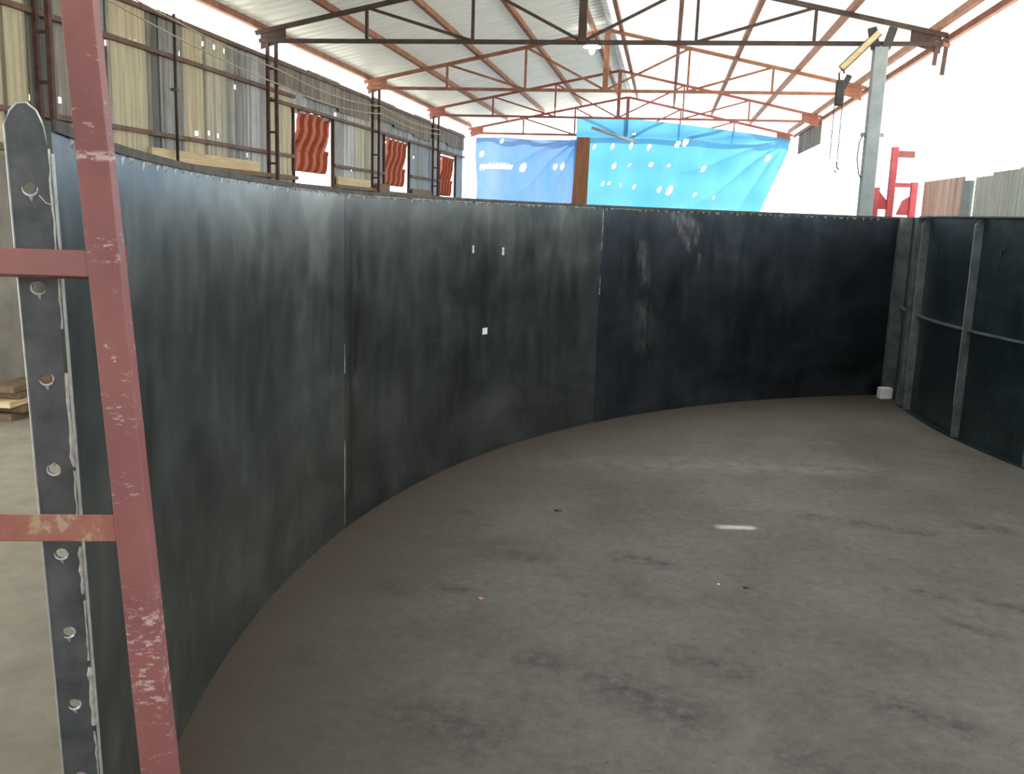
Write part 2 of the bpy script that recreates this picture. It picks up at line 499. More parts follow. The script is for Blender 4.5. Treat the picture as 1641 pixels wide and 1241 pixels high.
sheets = [(6.9, 7.30, 's_mix'), (7.28, 7.80, 's_tan'), (7.78, 8.12, 's_tan'), (8.10, 8.42, 's_dark'), (8.40, 8.74, 's_brown'), (8.72, 9.42, 's_grey'), (9.40, 10.18, 's_tan'), (10.15, 10.48, 's_dark'), (10.44, 10.92, 's_grey'),
          (10.88, 11.52, 's_tan'), (11.48, 12.14, 's_mix'), (12.10, 12.80, 's_grey'), (12.74, 13.4, 's_pale'), (13.36, 14.28, 's_tan'),
          (16.08, 16.72, 's_grey'), (16.68, 17.34, 's_pale'), (17.30, 18.0, 's_mix'), (17.96, 18.52, 's_mix'), (18.48, 19.16, 's_grey'),
          (21.06, 21.9, 's_blue'), (21.86, 22.6, 's_grey'), (22.56, 23.3, 's_blue'), (23.26, 23.98, 's_grey'), (25.86, 26.9, 's_blue')]
for i, (a, b, k) in enumerate(sheets):
    top = 4.02 + random.uniform(-.03, .02)
    fine = k in ('s_tan', 's_mix', 's_grey', 's_dark', 's_brown') and a < 14.5
    wall_sheet(WX - .003 * (i % 2), a - .03, b + .03, 2.24, top, M[k], wl, .10 if fine else .2, .016 if fine else .012, holes=WH)
for a, b, zb in ((14.26, 14.98, 3.36), (14.94, 15.6, 3.40), (15.56, 16.12, 3.34), (19.1, 20.2, 3.36), (20.16, 21.1, 3.36), (23.94, 25.0, 3.34), (24.96, 25.9, 3.34)):
    wall_sheet(WX - .006, a, b, zb, 4.0, M['s_grey' if a > 14.9 else 's_pale'], wl, .2, .012)
for i, (a, b) in enumerate(((13.4, 14.9), (14.86, 16.4), (16.36, 18.1), (18.3, 19.9), (19.86, 21.5), (21.46, 23.0), (23.2, 24.9), (24.86, 26.9))):
    wall_sheet(WX + .035, a, b, 3.66 - .05 * (i % 3), 4.03 + .02 * (i % 2), M['s_brown'], wl, .09, .013, 'eave_sheet', lean=.01)
for z, ya, yb in ((2.66, 6.9, 14.3), (3.56, 6.9, 14.3), (3.98, 6.9, 26.9), (2.62, 16.1, 19.1), (3.42, 13.4, 26.9), (2.66, 21.1, 24.0)):
    MB().bar((WX + .05, ya, z), (WX + .05, yb, z), .05, .05).build('girt', M['girt'], wl)
for ya, yb in ((14.3, 16.1), (19.14, 21.08), (23.98, 25.88)):
    for yy in (ya, yb):
        MB().bar((WX + .03, yy, 2.26), (WX + .03, yy, 3.42), .045, .045, (0, 1, 0)).build('window_post', M['post'], wl)

# far end: a low kerb; the end is hung with tarpaulins
wb = tag(MB().box(-6.0, 3.5, 28.2, 28.34, 0, .3).build('wall_back', M['plaster']), 'low kerb under the tarpaulin hung far end', kind='structure')

# right side: low sheets, open above
wr = tag(MB().box(3.42, 3.55, -6, 28.0, 0, .35).build('wall_right', M['plaster']), 'right side, low sheets on a kerb and open to daylight above', kind='structure')
for a, b, k, zt in ((11.95, 13.75, 's_pink', 2.50), (10.95, 11.60, 's_green', 2.47), (10.2, 11.0, 's_green', 2.50), (9.2, 10.25, 's_green', 2.51)):
    wall_sheet(3.45, a, b, .3, zt, M[k], wr, .2, .012)
MB().box(3.40, 3.46, 11.62, 11.86, .3, 2.44).build('door_post', M['grey_paint'], wr)
y = -6.0
while y < 9.1:
    wall_sheet(3.45, y, y + 1.04, .3, 2.5, M['s_green'], wr, .2, .012); y += 1.0
y = 13.7
while y < 24:
    wall_sheet(3.45, y, y + 1.04, .3, 1.98, M['s_grey'], wr, .2, .012); y += 1.0
for a, b in ((23.3, 24.3), (24.26, 25.2), (25.16, 26.1), (26.06, 27.0)):
    wall_sheet(3.45, a, b, 3.72, 4.25, M['s_brown'], wr, .2, .02)
MB().bar((3.44, -6, 4.27), (3.44, 28, 4.27), .06, .08).build('eave_beam', M['oxide'], wr)

# wall behind the viewer
wf = tag(MB().box(-6.0, 3.5, -6.15, -6.0, 0, 4.3).build('wall_front', M['plaster']), 'plaster wall closing the near end of the shed', kind='structure')

# ================================================================== ROOF TRUSSES
WEB = (-4.27, -2.76, RX, .26, 1.77)
ENDS = (-5.76, 3.26)
CZ = 4.2
def truss(y, mat, label, kp=.05, t=.05):
    r = tag(empty('roof_truss', (RX, y, CZ)), label, 'roof truss', 'roof trusses across the shed')
    P = lambda x, z: (x - RX, 0, z - CZ)
    MB().bar(P(ENDS[0] - .1, CZ), P(ENDS[1] + .1, CZ), t, t).build('bottom_chord', mat, r)
    for e in ENDS:
        MB().bar(P(e + (-.15 if e < 0 else .15), zr(e) - .03), P(RX, RZ), t, t * 1.1).build('top_chord', mat, r)
    for x in WEB:
        w = kp if x == RX else t * .75
        MB().bar(P(x, CZ), P(x, zr(x)), w, w, (0, 1, 0)).build('king_post' if x == RX else 'vertical', mat, r)
    for a, b in ((WEB[0], WEB[1]), (WEB[1], RX), (WEB[4], WEB[3]), (WEB[3], RX)):
        MB().bar(P(a, zr(a)), P(b, CZ + .01), t * .7, t * .7).build('diagonal', mat, r)
    for e in ENDS:
        s = 1 if e < 0 else -1
        MB().quad_strip([[P(e - s * .08, CZ - .12)[:1] + (dy,) + P(0, CZ - .12)[2:], P(e + s * .3, CZ)[:1] + (dy,) + P(0, CZ)[2:], P(e + s * .3, zr(e + s * .3))[:1] + (dy,) + P(0, zr(e + s * .3))[2:],
                          P(e - s * .08, zr(e))[:1] + (dy,) + P(0, zr(e))[2:]] for dy in (-.004, .004)], True, True).build('gusset', mat, r)
    return r
truss(TY[0], M['oxide_dark'], 'nearest roof truss, coloured blackish brown as if backlit, with a thick dark king post', .11, .055)
truss(TY[1], M['oxide'], 'second roof truss from the front, orange red, lamp hung beside its king post', .10, .055)
truss(TY[2], M['oxide_red'], 'third roof truss, red brown, just in front of the bright gable', .08, .05)
truss(TY[3], M['oxide_red'], 'farthest roof truss, showing through the big blue tarpaulin', .10, .06)

# ================================================================== COLUMNS
def laced(x, y, top, label, mat, group, s=1):
    r = tag(empty('laced_column', (x, y, 0)), label, 'column', group)
    for dx in (0, .13):
        MB().bar((s * dx, 0, 0), (s * dx, 0, top), .045, .045, (0, 1, 0)).build('column_chord', mat, r)
    k = .3; first = None
    while k < top - .15:
        if first is None:
            first = MB().bar((0, 0, 0), (s * .13, 0, 0), .03, .03).build('lacing_bar', mat, r); first.location = (0, 0, k)
        else:
            dup(first, r, (0, 0, k))
        k += .44
    MB().box(-.09, .22 if s > 0 else .09, -.09, .09, 0, .015).build('base_plate', mat, r) if s > 0 else MB().box(-.22, .09, -.09, .09, 0, .015).build('base_plate', mat, r)
    return r
gl = 'laced steel columns along the left wall'
laced(-5.74, 8.13, 4.3, 'dark laced steel column against the yellowed sheets at the far left edge', M['post'], gl)
laced(-5.74, 13.25, 4.24, 'dark laced steel column at the left end of the nearest roof truss', M['post'], gl)
laced(-5.74, 18.2, 4.24, 'rusty laced steel column between the two larger orange awnings', M['post'], gl)
laced(-5.74, 23.1, 4.24, 'thin laced steel column just before the farthest small orange awning', M['post'], gl)
r = tag(empty('knee_bracket', (3.36, 13.25, 4.24)), 'short rusty knee bracket under the right end of the nearest roof truss', 'bracket')
for dx, zl in ((-.06, -.30), (.05, -.42)):
    MB().bar((dx, 0, 0), (dx - .02, 0, zl), .05, .03, (0, 1, 0)).build('hanger', M['post'], r)
MB().bar((-.10, 0, -.02), (.09, 0, -.06), .04, .05).build('seat_plate', M['oxide'], r)

# grey prop column with forked head and sloping arm
r = tag(empty('prop_column', (2.57, 13.05, 0)), 'grey box column with forked head standing behind the dark tank wall', 'column')
bevel(MB().box(-.085, .085, -.085, .085, 0, 4.12).build('shaft', M['grey_paint'], r), .012)
MB().box(-.15, .15, -.15, .15, 0, .02).build('base_plate', M['grey_paint'], r)
MB().box(-.14, .14, -.03, .03, 3.02, 3.07).build('collar', M['grey_paint'], r)
for s in (-1, 1):
    MB().prof((s * .06, 0, 4.10), (s * .13, 0, 4.36), [(-.05, -.04), (.05, -.04), (.05, .04), (-.05, .04)], (0, 1, 0)).build('fork_prong', M['dark'], r)
MB().prof((-.04, .0, 4.30), (-.46, 0, 3.86), [(-.05, -.045), (.05, -.045), (.05, .045), (.03, .045), (.03, -.03), (-.03, -.03), (-.03, .045), (-.05, .045)], (.7, 0, -.7)).build('sloping_arm', M['wood'], r)
for s in (-.06, .06):
    MB().bar((-.04 + s * .5, -.055, 4.30 - s * .5), (-.46 + s * .5, -.055, 3.86 - s * .5), .012, .012).build('arm_edge', M['dark'], r)
MB().tube([(-.11, 0, 3.05), (-.15, -.01, 2.95), (-.16, -.01, 2.75), (-.12, 0, 2.55), (-.085, 0, 2.5)], .008).build('hose_loop', M['dark'], r, True)

h = tag(empty('chain_hoist', (2.12, 13.05, 3.3)), 'blackened chain hoist hanging from the grey column\'s sloping arm', 'hoist')
bevel(MB().box(-.055, .055, -.05, .05, .1, .42).build('hoist_body', M['dark'], h), .02)
MB().tube([(-.02, 0, .42), (-.03, 0, .5), (0, 0, .555), (.03, 0, .53), (.03, 0, .5)], .012).build('top_hook', M['dark'], h, True)
bevel(MB().prof((.02, 0, .30), (.10, 0, .48), [(-.04, -.03), (.04, -.03), (.02, .03), (-.02, .03)], (0, 1, 0)).build('guide_plate', M['dark'], h), .008)
for dx, zl in ((-.05, -.62), (.045, -.62)):
    c = MB().tube([(dx, 0, .12)] + [(dx + .004 * (-1) ** k, .004 * (-1) ** k, .12 - k * .03) for k in range(1, int((.12 - zl) / .03))], .007, 6).build('chain', M['dark'], h)
MB().tube([(.045, 0, -.60), (.045, 0, -.66), (.07, 0, -.70), (.045, 0, -.74), (.02, 0, -.71)], .01).build('load_hook', M['dark'], h, True)

# ================================================================== THE TANK WALL (three rolled sheets, one thing)
TC = Vector((5.167, 4.549, 0)); TR = 6.984
def tp(th, r, z):
    a = math.radians(th); return (TC.x + r * math.cos(a), TC.y + r * math.sin(a), z)
def rimz(y):                                   # the upper edge is not quite level
    t = max(0., min(1., (5.4 - y) / 3.6)); return 1.994 + .062 * t
th_near = lambda z: 203.05 - (2.05 - z) * .86 * .98   # the near edge is cut slightly out of plumb
th_far = 112.1
tank = tag(empty('tank_wall', (TC.x + TR * math.cos(math.radians(150)), TC.y + TR * math.sin(math.radians(150)), 0)), 'large curved wall of dark rolled steel plate sweeping from the left foreground to the back', 'tank wall')
O = tank.location.copy()
def tbuild(mb, name, mat, parent=tank, smooth=False, uvf=None, off=True):
    if off and parent is tank:
        mb.v = [(x - O.x, y - O.y, z) for x, y, z in mb.v]
    return mb.build(name, mat, parent, smooth, uvf)
def uv_arc(co):
    a = math.degrees(math.atan2(co.y + O.y - TC.y, co.x + O.x - TC.x)) % 360
    return (math.radians(a) * TR, co.z)
def shell(tha, thb, near=False):
    n = 30; zs = [0, .4, .8, 1.2, 1.6, 'top']; mb = MB(); rings_i = []; rings_o = []
    for i in range(n + 1):
        ri = []; ro = []
        for zz in zs:
            z = zz
            t0 = tha
            if near: t0 = th_near(2.05 if zz == 'top' else zz)
            th = t0 + (thb - t0) * i / n
            if zz == 'top': z = rimz(TC.y + TR * math.sin(math.radians(th)))
            ri.append(tp(th, TR, z)); ro.append(tp(th, TR + .01, z))
        rings_i.append(ri); rings_o.append(ro)
    full = [ri + ro[::-1] for ri, ro in zip(rings_i, rings_o)]
    mb.quad_strip(full, True, True)
    return mb
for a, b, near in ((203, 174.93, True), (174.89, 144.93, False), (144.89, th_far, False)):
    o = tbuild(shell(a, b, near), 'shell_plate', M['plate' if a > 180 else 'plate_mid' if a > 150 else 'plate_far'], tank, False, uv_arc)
# seams: recessed joint strips with a thin pale weld line
for th, za, zb, mt in ((174.91, .0, 1.99, 'rim'), (144.91, .0, 1.985, 'rim')):
    tbuild(MB().quad_strip([[tp(th - .11, TR + .004, z), tp(th + .11, TR + .004, z), tp(th + .11, TR + .012, z), tp(th - .11, TR + .012, z)] for z in (za, zb)], True, True), 'seam_strip', M['dark'])
for th, za, zb in ((174.93, .02, .55), (174.93, .95, 1.12), (144.93, 1.60, 1.97), (144.93, 1.2, 1.38)):
    tbuild(MB().tube([tp(th, TR + .002, za + (zb - za) * k / 8) for k in range(9)], [.002 + .003 * random.random() for _ in range(9)], 6), 'seam_weld', M['weld'])
# bar along the upper edge
def ring_bar(ra, rb, dz0, dz1, tha, thb, n=80):
    rings = []
    for i in range(n + 1):
        th = tha + (thb - tha) * i / n; z = rimz(TC.y + TR * math.sin(math.radians(th)))
        rings.append([tp(th, ra, z + dz0), tp(th, rb, z + dz0), tp(th, rb, z + dz1), tp(th, ra, z + dz1)])
    return MB().quad_strip(rings, True, True)
tbuild(ring_bar(TR - .008, TR - .0005, -.020, .004, 202.9, th_far), 'top_bar', M['rim'])
tbuild(ring_bar(TR + .0105, TR + .07, -.008, .0, 202.5, th_far), 'top_flange', M['flange'])
# stitch welds hanging below the bar
mbw = MB()
for k, (a, b) in enumerate(((-.018, 0), (-.008, -.022), (.0, -.03), (.008, -.014), (.016, 0), (.0, .008))):
    pass
def stitch(kind):
    q = [(-.030, .004, 0), (-.020, -.008, .006), (-.008, -.030, .004), (.002, -.010, .008), (.014, -.018, .004), (.030, .002, 0), (.0, .008, .006)]
    if kind: q = [(-.022, .003, 0), (-.014, -.006, .006), (-.002, -.012, .008), (.006, -.040, .004), (.012, -.008, .006), (.024, .003, 0), (.0, .007, .006)]
    mb = MB(); mb.v = [(x, -y, z) for x, z, y in q] + [(0, .004, -.004)]
    n = len(q)
    mb.f = [(i, (i + 1) % n, n) for i in range(n)] + [tuple(range(n))[::-1]]
    return mb.build('weld_stitch', M['weld'], tank)
protos = [stitch(0), stitch(1)]
th = 201.5; i = 0
while th > 114:
    z = rimz(TC.y + TR * math.sin(math.radians(th))) - .022
    p = tp(th, TR - .002, z); a = math.radians(th)
    o = protos[i] if i < 2 else dup(protos[i % 2], tank)
    o.location = (p[0] - O.x, p[1] - O.y, p[2])
    o.rotation_euler = (0, 0, a - math.pi / 2 + math.pi)
    o.scale = (random.uniform(.6, 1.5), 1, random.uniform(.45, 1.15))
    th -= random.uniform(.5, 1.1); i += 1
for a, b in ((181.0, 176.2), (175.6, 168.0), (167.4, 160.5), (160.1, 152.0), (151.6, 146.0), (144.2, 141.0)):
    n = 60
    tbuild(MB().tube([tp(a + (b - a) * k / n, TR - .003, rimz(TC.y + TR * math.sin(math.radians(a + (b - a) * k / n))) - .022 + random.uniform(-.002, .002)) for k in range(n + 1)],
                     [random.uniform(.0025, .0065) for _ in range(n + 1)], 6), 'rim_weld', M['weld'])
# marks and lugs on the inner face
def on_face(name, th, z, w, hgt, t, mat, lab=None):
    p = tp(th, TR, z); a = math.radians(th)
    o = bevel(MB().box(-w / 2, w / 2, -t / 2, t / 2, -hgt / 2, hgt / 2).build(name, M[mat], tank), min(.003, t * .3))
    o.location = (p[0] - O.x, p[1] - O.y, p[2]); o.rotation_euler = (0, 0, a + math.pi / 2)
    if lab: o['label'] = lab
    return o
on_face('weld_scar', 160.14, 1.625, .025, .055, .008, 'weld')
on_face('weld_scar', 156.60, 1.603, .03, .06, .008, 'weld')
on_face('paper_tag', 158.48, .992, .07, .05, .004, 'white', 'small white tag stuck on the plate')
on_face('lug', 197.65, 1.74, .03, .075, .02, 'rust', 'small rusty lug')
# near end: drilled flange with rounded head, its edge, weld beads
e_top = Vector(tp(th_near(2.05), TR + .004, 2.09)); e_bot = Vector(tp(th_near(0), TR + .004, 0.0))
outd = Vector((e_top.x - TC.x, e_top.y - TC.y, 0)).normalized()
axis = (e_top - e_bot)
tang = Vector((-outd.y, outd.x, 0))             # along the arc, towards the viewer
if tang.y > 0: tang = -tang
FW = .085
fl_h = 2.09
def fl(u, z):                                   # flange plane -> world
    p = e_bot + axis * (z / fl_h); return p + outd * u
outline = [(.004, 0), (FW, 0), (FW, 2.045), (.072, 2.072), (.058, 2.087), (.040, 2.09), (.022, 2.075), (.010, 2.045), (.004, 2.0)]
holes = [1.918, 1.71, 1.507, 1.294, 1.084, .878, .68, .47, .26, .07]
bm = bmesh.new()
loops = [[fl(u, z) for u, z in outline]]
for hz in holes:
    loops.append([fl(.046 + .0135 * math.cos(t), hz + .0135 * math.sin(t)) for t in [2 * math.pi * k / 20 for k in range(20)]])
edges = []
for L in loops:
    vs = [bm.verts.new(p) for p in L]
    edges += [bm.edges.new((vs[k], vs[(k + 1) % len(vs)])) for k in range(len(vs))]
bmesh.ops.triangle_fill(bm, use_beauty=True, use_dissolve=False, edges=edges, normal=tang)
ext = bmesh.ops.extrude_face_region(bm, geom=list(bm.faces))
bmesh.ops.translate(bm, verts=[g for g in ext['geom'] if isinstance(g, bmesh.types.BMVert)], vec=-tang * .010)
bmesh.ops.recalc_face_normals(bm, faces=bm.faces)
bmesh.ops.translate(bm, verts=bm.verts, vec=(-O.x, -O.y, 0))
me = bpy.data.meshes.new('end_flange'); bm.to_mesh(me); bm.free(); me.materials.append(M['flange'])
fo = bpy.data.objects.new('end_flange', me); COL.objects.link(fo); fo.parent = tank
fo['label'] = 'flat end flange with a row of round bolt holes'
# ground bright edge lines
def fl_line(us, r, off=.0):
    return MB().tube([fl(u, z) + tang * off for u, z in us], r, 6)
tbuild(fl_line([(FW, 0), (FW, 2.045), (.072, 2.072), (.058, 2.087), (.040, 2.09), (.022, 2.075), (.010, 2.045), (.004, 2.0)], .0022, .0), 'ground_edge', M['edge'], fo, off=False)
fo.children[0].location = (-O.x, -O.y, 0)
def sub(mb, name, mat):
    o = mb.build(name, mat, fo); o.location = (-O.x, -O.y, 0); return o
for za, zb, w in ((1.62, 2.0, .003), (1.30, 1.52, .0055), (1.14, 1.29, .003), (.98, 1.10, .006), (.80, .96, .003), (.62, .78, .007), (.2, .6, .003)):
    n = max(4, int((zb - za) / .02))
    sub(MB().tube([fl(.004 + random.uniform(-.0015, .0015), za + (zb - za) * k / n) + tang * .003 for k in range(n + 1)], [w * random.uniform(.6, 1.2) for _ in range(n + 1)], 6), 'weld_bead', M['weld'])
sub(MB().quad_strip([[fl(-.006, z) + tang * .012, fl(-.0015, z) + tang * .012, fl(-.0015, z), fl(-.006, z)] for z in (0, 1.99)], True, True), 'plate_edge', M['edge'])
hp = None
for i, hz in enumerate(holes):
    a0 = random.uniform(3.6, 5.4)
    pts = [fl(.046 + .0148 * math.cos(t), hz + .0148 * math.sin(t)) + tang * .001 for t in [a0 + 3.6 * (k / 14 - .5) for k in range(15)]]
    sub(MB().tube(pts, [.0006 + .0022 * math.sin(math.pi * k / 14) for k in range(15)], 6), 'hole_burr', M['edge'])
    zb = hz - .0165 if i not in (3,) else hz + .0165
    sub(MB().tube([fl(.046, zb) + tang * .001, fl(.0445, zb - .006) + tang * .001, fl(.044, zb - .01) + tang * .001], [.004, .003, .001], 6), 'slag_drip', M['edge'])
sub(MB().tube([fl(.03, 1.905) + tang * .001, fl(.018, 1.89) + tang * .001, fl(.004, 1.885) + tang * .001], .0012, 5), 'scribe_line', M['edge'])
# far end flange
tbuild(MB().quad_strip([[tp(th_far, TR - .02, z), tp(th_far, TR + .09, z), tp(th_far - .08, TR + .09, z), tp(th_far - .08, TR - .02, z)] for z in (0, 1.99)], True, True), 'far_flange', M['flange'])

# ================================================================== SECOND TANK SEGMENT (outer face towards the viewer)
SC = Vector((9.64, 10.2, 0))
def sp(th, r, z):
    a = math.radians(th); return (SC.x + r * math.cos(a), SC.y + r * math.sin(a), z)
seg = tag(empty('tank_segment', (2.66, 10.2, 0)), 'dark ribbed tank segment standing upright at the right edge', 'tank segment')
SO = seg.location.copy()
def sbuild(mb, name, mat, uvf=None):
    mb.v = [(x - SO.x, y - SO.y, z) for x, y, z in mb.v]; return mb.build(name, mat, seg, False, uvf)
def uv_seg(co):
    a = math.atan2(co.y + SO.y - SC.y, co.x + SO.x - SC.x) % (2 * math.pi); return (a * TR, co.z)
STH0, STH1 = 172.0, 202.0
def arc_bar(ra, rb, z0, z1, a, b, n=30):
    return MB().quad_strip([[sp(a + (b - a) * k / n, ra, z0), sp(a + (b - a) * k / n, rb, z0), sp(a + (b - a) * k / n, rb, z1), sp(a + (b - a) * k / n, ra, z1)] for k in range(n + 1)], True, True)
sbuild(arc_bar(TR - .01, TR, .0, 1.0, STH0, STH1), 'shell_plate', M['plate_seg'], uv_seg)
sbuild(arc_bar(TR - .01, TR, 1.004, 2.0, STH0, STH1), 'shell_plate', M['plate_seg'], uv_seg)
sbuild(arc_bar(TR, TR + .045, .99, 1.004, STH0, STH1), 'middle_rib', M['rib'])
sbuild(arc_bar(TR, TR + .07, 1.995, 2.007, 178.6, STH1), 'top_flange', M['rib'])
sbuild(arc_bar(TR, TR + .06, .0, .012, STH0, STH1), 'base_flange', M['plate_seg'], uv_seg)
for th, d in ((180.2, .075), (190.5, .075), (199.0, .075)):
    rb_ = sbuild(MB().quad_strip([[sp(th, TR, z), sp(th, TR + dd, z), sp(th + .1, TR + dd, z), sp(th + .1, TR, z)] for z, dd in ((.012, d), (1.93, d), (1.985, d * .35))], True, True), 'vertical_rib', M['rib'])
    e = MB().tube([sp(th, TR + dd, z) for z, dd in ((.3, d), (1.93, d), (1.985, d * .35))], .0022, 5)
    e.v = [(x - SO.x, y - SO.y, z) for x, y, z in e.v]; e.build('rib_edge', M['edge'], rb_)
sbuild(MB().quad_strip([[sp(STH0, TR - .02, z), sp(STH0, TR + .175, z), sp(STH0 - .09, TR + .175, z), sp(STH0 - .09, TR - .02, z)] for z in (0, 2.0)], True, True), 'end_flange', M['rib'])
sbuild(MB().quad_strip([[sp(177.9, TR, z), sp(177.9, TR + .085, z), sp(178.9, TR + .085, z), sp(178.9, TR, z)] for z in (.012, 1.99)], True, True), 'joint_bar', M['rib'])
for th, z, s in ((190.4, .18, .05), (190.6, 1.15, .035), (183.0, 1.7, .035), (187.5, 1.68, .04), (193.2, 1.7, .04), (190.8, .62, .03)):
    mb = MB(); c = Vector(sp(th, TR + .004, z)); n = 9
    mb.v = [tuple(c + Vector((0, math.cos(2 * math.pi * k / n), 0)) * s * .4 * random.uniform(.6, 1) + Vector((-.001, 0, math.sin(2 * math.pi * k / n))) * s * random.uniform(.6, 1)) for k in range(n)] + [tuple(c - Vector((.003, 0, 0)))]
    mb.f = [(k, (k + 1) % n, n) for k in range(n)]
    sbuild(mb, 'grind_mark', M['rib'])

# ================================================================== RED STEEL FRAME (leaning ladder frame)
Cc = Vector((0, 0, 1.9)); KS = 1.34
A = Cc + (Vector((-.929, 1.42, 2.187)) - Cc) * KS      # upper visible point of the right stile
B = Cc + (Vector((-.728, 1.22, 1.048)) - Cc) * KS      # lower visible point
dirn = (A - B).normalized()
foot = B - dirn * (B.z / dirn.z)
head = A + dirn * .35
lad = tag(empty('ladder_frame', tuple(foot)), 'chipped red angle iron frame leaning on the tank flange in the left foreground', 'frame')
across = Vector((-.965, -.26, 0)).normalized()         # towards the left stile
fwd = dirn.cross(across).normalized()
if fwd.y > 0: fwd = -fwd                               # faces the viewer
wv = fwd.cross(dirn).normalized()                      # width direction within the face
if wv.dot(across) > 0: wv = -wv
W_ = .066
def angle_bar(p, q, w, d, t, side, face, name, mat, parent):
    """L section: a flat face (width w, towards 'face') and a web going back on one side"""
    mb = MB()
    ring = lambda c: [c - side * w / 2, c + side * w / 2, c + side * w / 2 - face * d, c + side * (w / 2 - t) - face * d, c + side * (w / 2 - t) - face * t, c - side * w / 2 - face * t]
    mb.quad_strip([ring(p), ring(q)], True, True)
    return bevel(mb.build(name, mat, parent), .002)
angle_bar(Vector((0, 0, 0)), head - foot, W_, .05, .006, wv, fwd, 'stile', M['redpaint'], lad)
LS = across * .46
angle_bar(LS, head - foot + LS, W_, .05, .006, -wv, fwd, 'stile', M['redpaint'], lad)
def stile_at(z): return dirn * ((z) / dirn.z)
RUNGZ = []
z1_, z2_ = 1.772, 1.232                                # the two rungs in view (heights at the right stile)
for i, z in enumerate((z2_ - 1.08, z2_ - .54, z2_, z1_, z1_ + .61)):
    c = stile_at(z) + fwd * -.004
    p = c - wv * (W_ * .49); q = c + LS
    angle_bar(p, q, .056, .045, .006, -dirn, fwd, 'rung', M['redrub' if i == 2 else 'redplain'], lad)

# ================================================================== AWNINGS in the left wall openings
def awning(y0, y1, zt, zb, out, label):
    r = tag(empty('window_awning', (WX - .03, (y0 + y1) / 2, zt)), label, 'awning', 'orange awnings in the left wall')
    w = y1 - y0; hgt = zt - zb; n = 96; rows = 25; mb = MB(); rings = []
    for i in range(n + 1):
        u = i / n; ring = []
        for j in range(rows + 1):
            t = j / rows
            ph = (u * 4.4 + .16 * math.sin(t * 4 * math.pi) + t * 1.1) % 1.0
            bulge = .06 * (1 - ph) - (.13 if ph < .13 else 0)
            step = .012 * ((t * 3) % 1.0)
            ring.append((-out * t + bulge + step, (u - .5) * w, -hgt * t))
        rings.append(ring)
    mb.quad_strip(rings)
    s = mb.build('awning_sheet', M['awning'], r)
    for f in (0.02, .5, .98):
        MB().bar((-out * f - .02, -w / 2, -hgt * f), (-out * f - .02, w / 2, -hgt * f), .03, .03).build('awning_batten', M['oxide_dark'], r)
    return r
awning(14.52, 16.06, 3.40, 2.46, .10, 'nearest and largest orange red ribbed awning hanging in a wall opening')
awning(19.42, 21.04, 3.36, 2.40, .10, 'middle orange red ribbed awning, light glinting along its bottom edge')
awning(24.42, 25.84, 3.32, 2.30, .10, 'farthest small orange red awning next to the bright far corner')

# ================================================================== TARPAULINS on the far end
def tarpaulin(name, x0f, x1f, z0, ztop, folds, holes, mat, label, y=28.0, nx=120, nz=60):
    mb = MB(); idx = {}
    P = []
    for i in range(nx + 1):
        for j in range(nz + 1):
            v = j / nz; u = i / nx
            zz = z0 + (ztop(0.5) - z0) * v
            xa, xb = x0f(zz), x1f(zz)
            x = xa + (xb - xa) * u
            z = z0 + (ztop(x) - z0) * v
            P.append((x, y + folds(x, z), z))
    mb.v = P; n = nz + 1
    for i in range(nx):
        for j in range(nz):
            a = P[i * n + j]; b = P[(i + 1) * n + j + 1]; cx = (a[0] + b[0]) / 2; cz = (a[2] + b[2]) / 2
            if any(((cx - hx - .35 * (cz - hz)) / (.038 * s)) ** 2 + ((cz - hz) / (.058 * s)) ** 2 < 1 for hx, hz, s in holes): continue
            mb.f.append((i * n + j, (i + 1) * n + j, (i + 1) * n + j + 1, i * n + j + 1))
    o = mb.build(name, mat, None, True)
    return tag(o, label, 'tarpaulin', 'tarpaulins closing the far end')
HR = [(-2.15, 3.88, 1.0), (-1.63, 3.90, 1.4), (-1.09, 3.92, 1.3), (-.58, 3.89, 1.4), (.22, 3.99, 1.7), (.44, 4.05, 1.8), (-1.03, 4.24, 1.3), (-1.56, 3.33, 1.6), (-1.12, 3.38, .9), (-.50, 3.41, 1.3), (.01, 3.39, 1.),
      (.98, 3.32, 1.6), (-1.85, 2.84, 1.1), (-1.69, 2.84, .9), (-1.35, 2.80, .9), (-.95, 2.77, .9), (-.22, 2.71, 1.3), (.07, 2.69, 2.4), (.80, 2.60, 1.1), (1.33, 2.54, .9), (2.75, 3.67, 1.7)]
HL = [(-5.46, 3.22, 1.4), (-5.36, 3.23, 1.5), (-5.25, 3.24, 1.5), (-5.13, 3.24, 1.5), (-5.01, 3.25, 1.5), (-4.9, 3.25, 1.5), (-4.78, 3.25, 1.5), (-4.67, 3.24, 1.4), (-4.57, 3.23, 1.3), (-4.21, 3.23, 2.4), (-5.47, 3.59, 1.6), (-3.25, 3.28, 1.5), (-3.05, 3.29, 1.6), (-4.86, 3.96, 1.2)]
def folds_r(x, z):
    dx = 3.3 - x; dz = 4.25 - z
    ang = math.atan2(max(dz, 0), max(dx, .02)); rr = math.hypot(dx, max(dz, 0))
    a = -.13 * abs(math.sin(ang * 9.5 + .3 * math.sin(rr * 2))) ** .55 * min(1, rr / .9) * max(0, 1 - rr / 4.0)
    return a + .012 * math.sin(z * 7.5 + .4 * math.sin(x * 1.3)) + .008 * math.sin(x * 5 + z) - .02
def folds_l(x, z):
    dx = -2.55 - x; dz = 4.2 - z
    ang = math.atan2(max(dz, 0), max(dx, .02)); rr = math.hypot(dx, max(dz, 0))
    a = -.13 * abs(math.sin(ang * 8.5 + .35 * math.sin(rr * 2.3))) ** .55 * min(1, rr / .7) * max(0, 1 - rr / 3.0)
    return a + .045 * math.sin(x * 5.5 + .8 * math.sin(z * 1.2)) * (.5 if x > -4 else 1) - .04
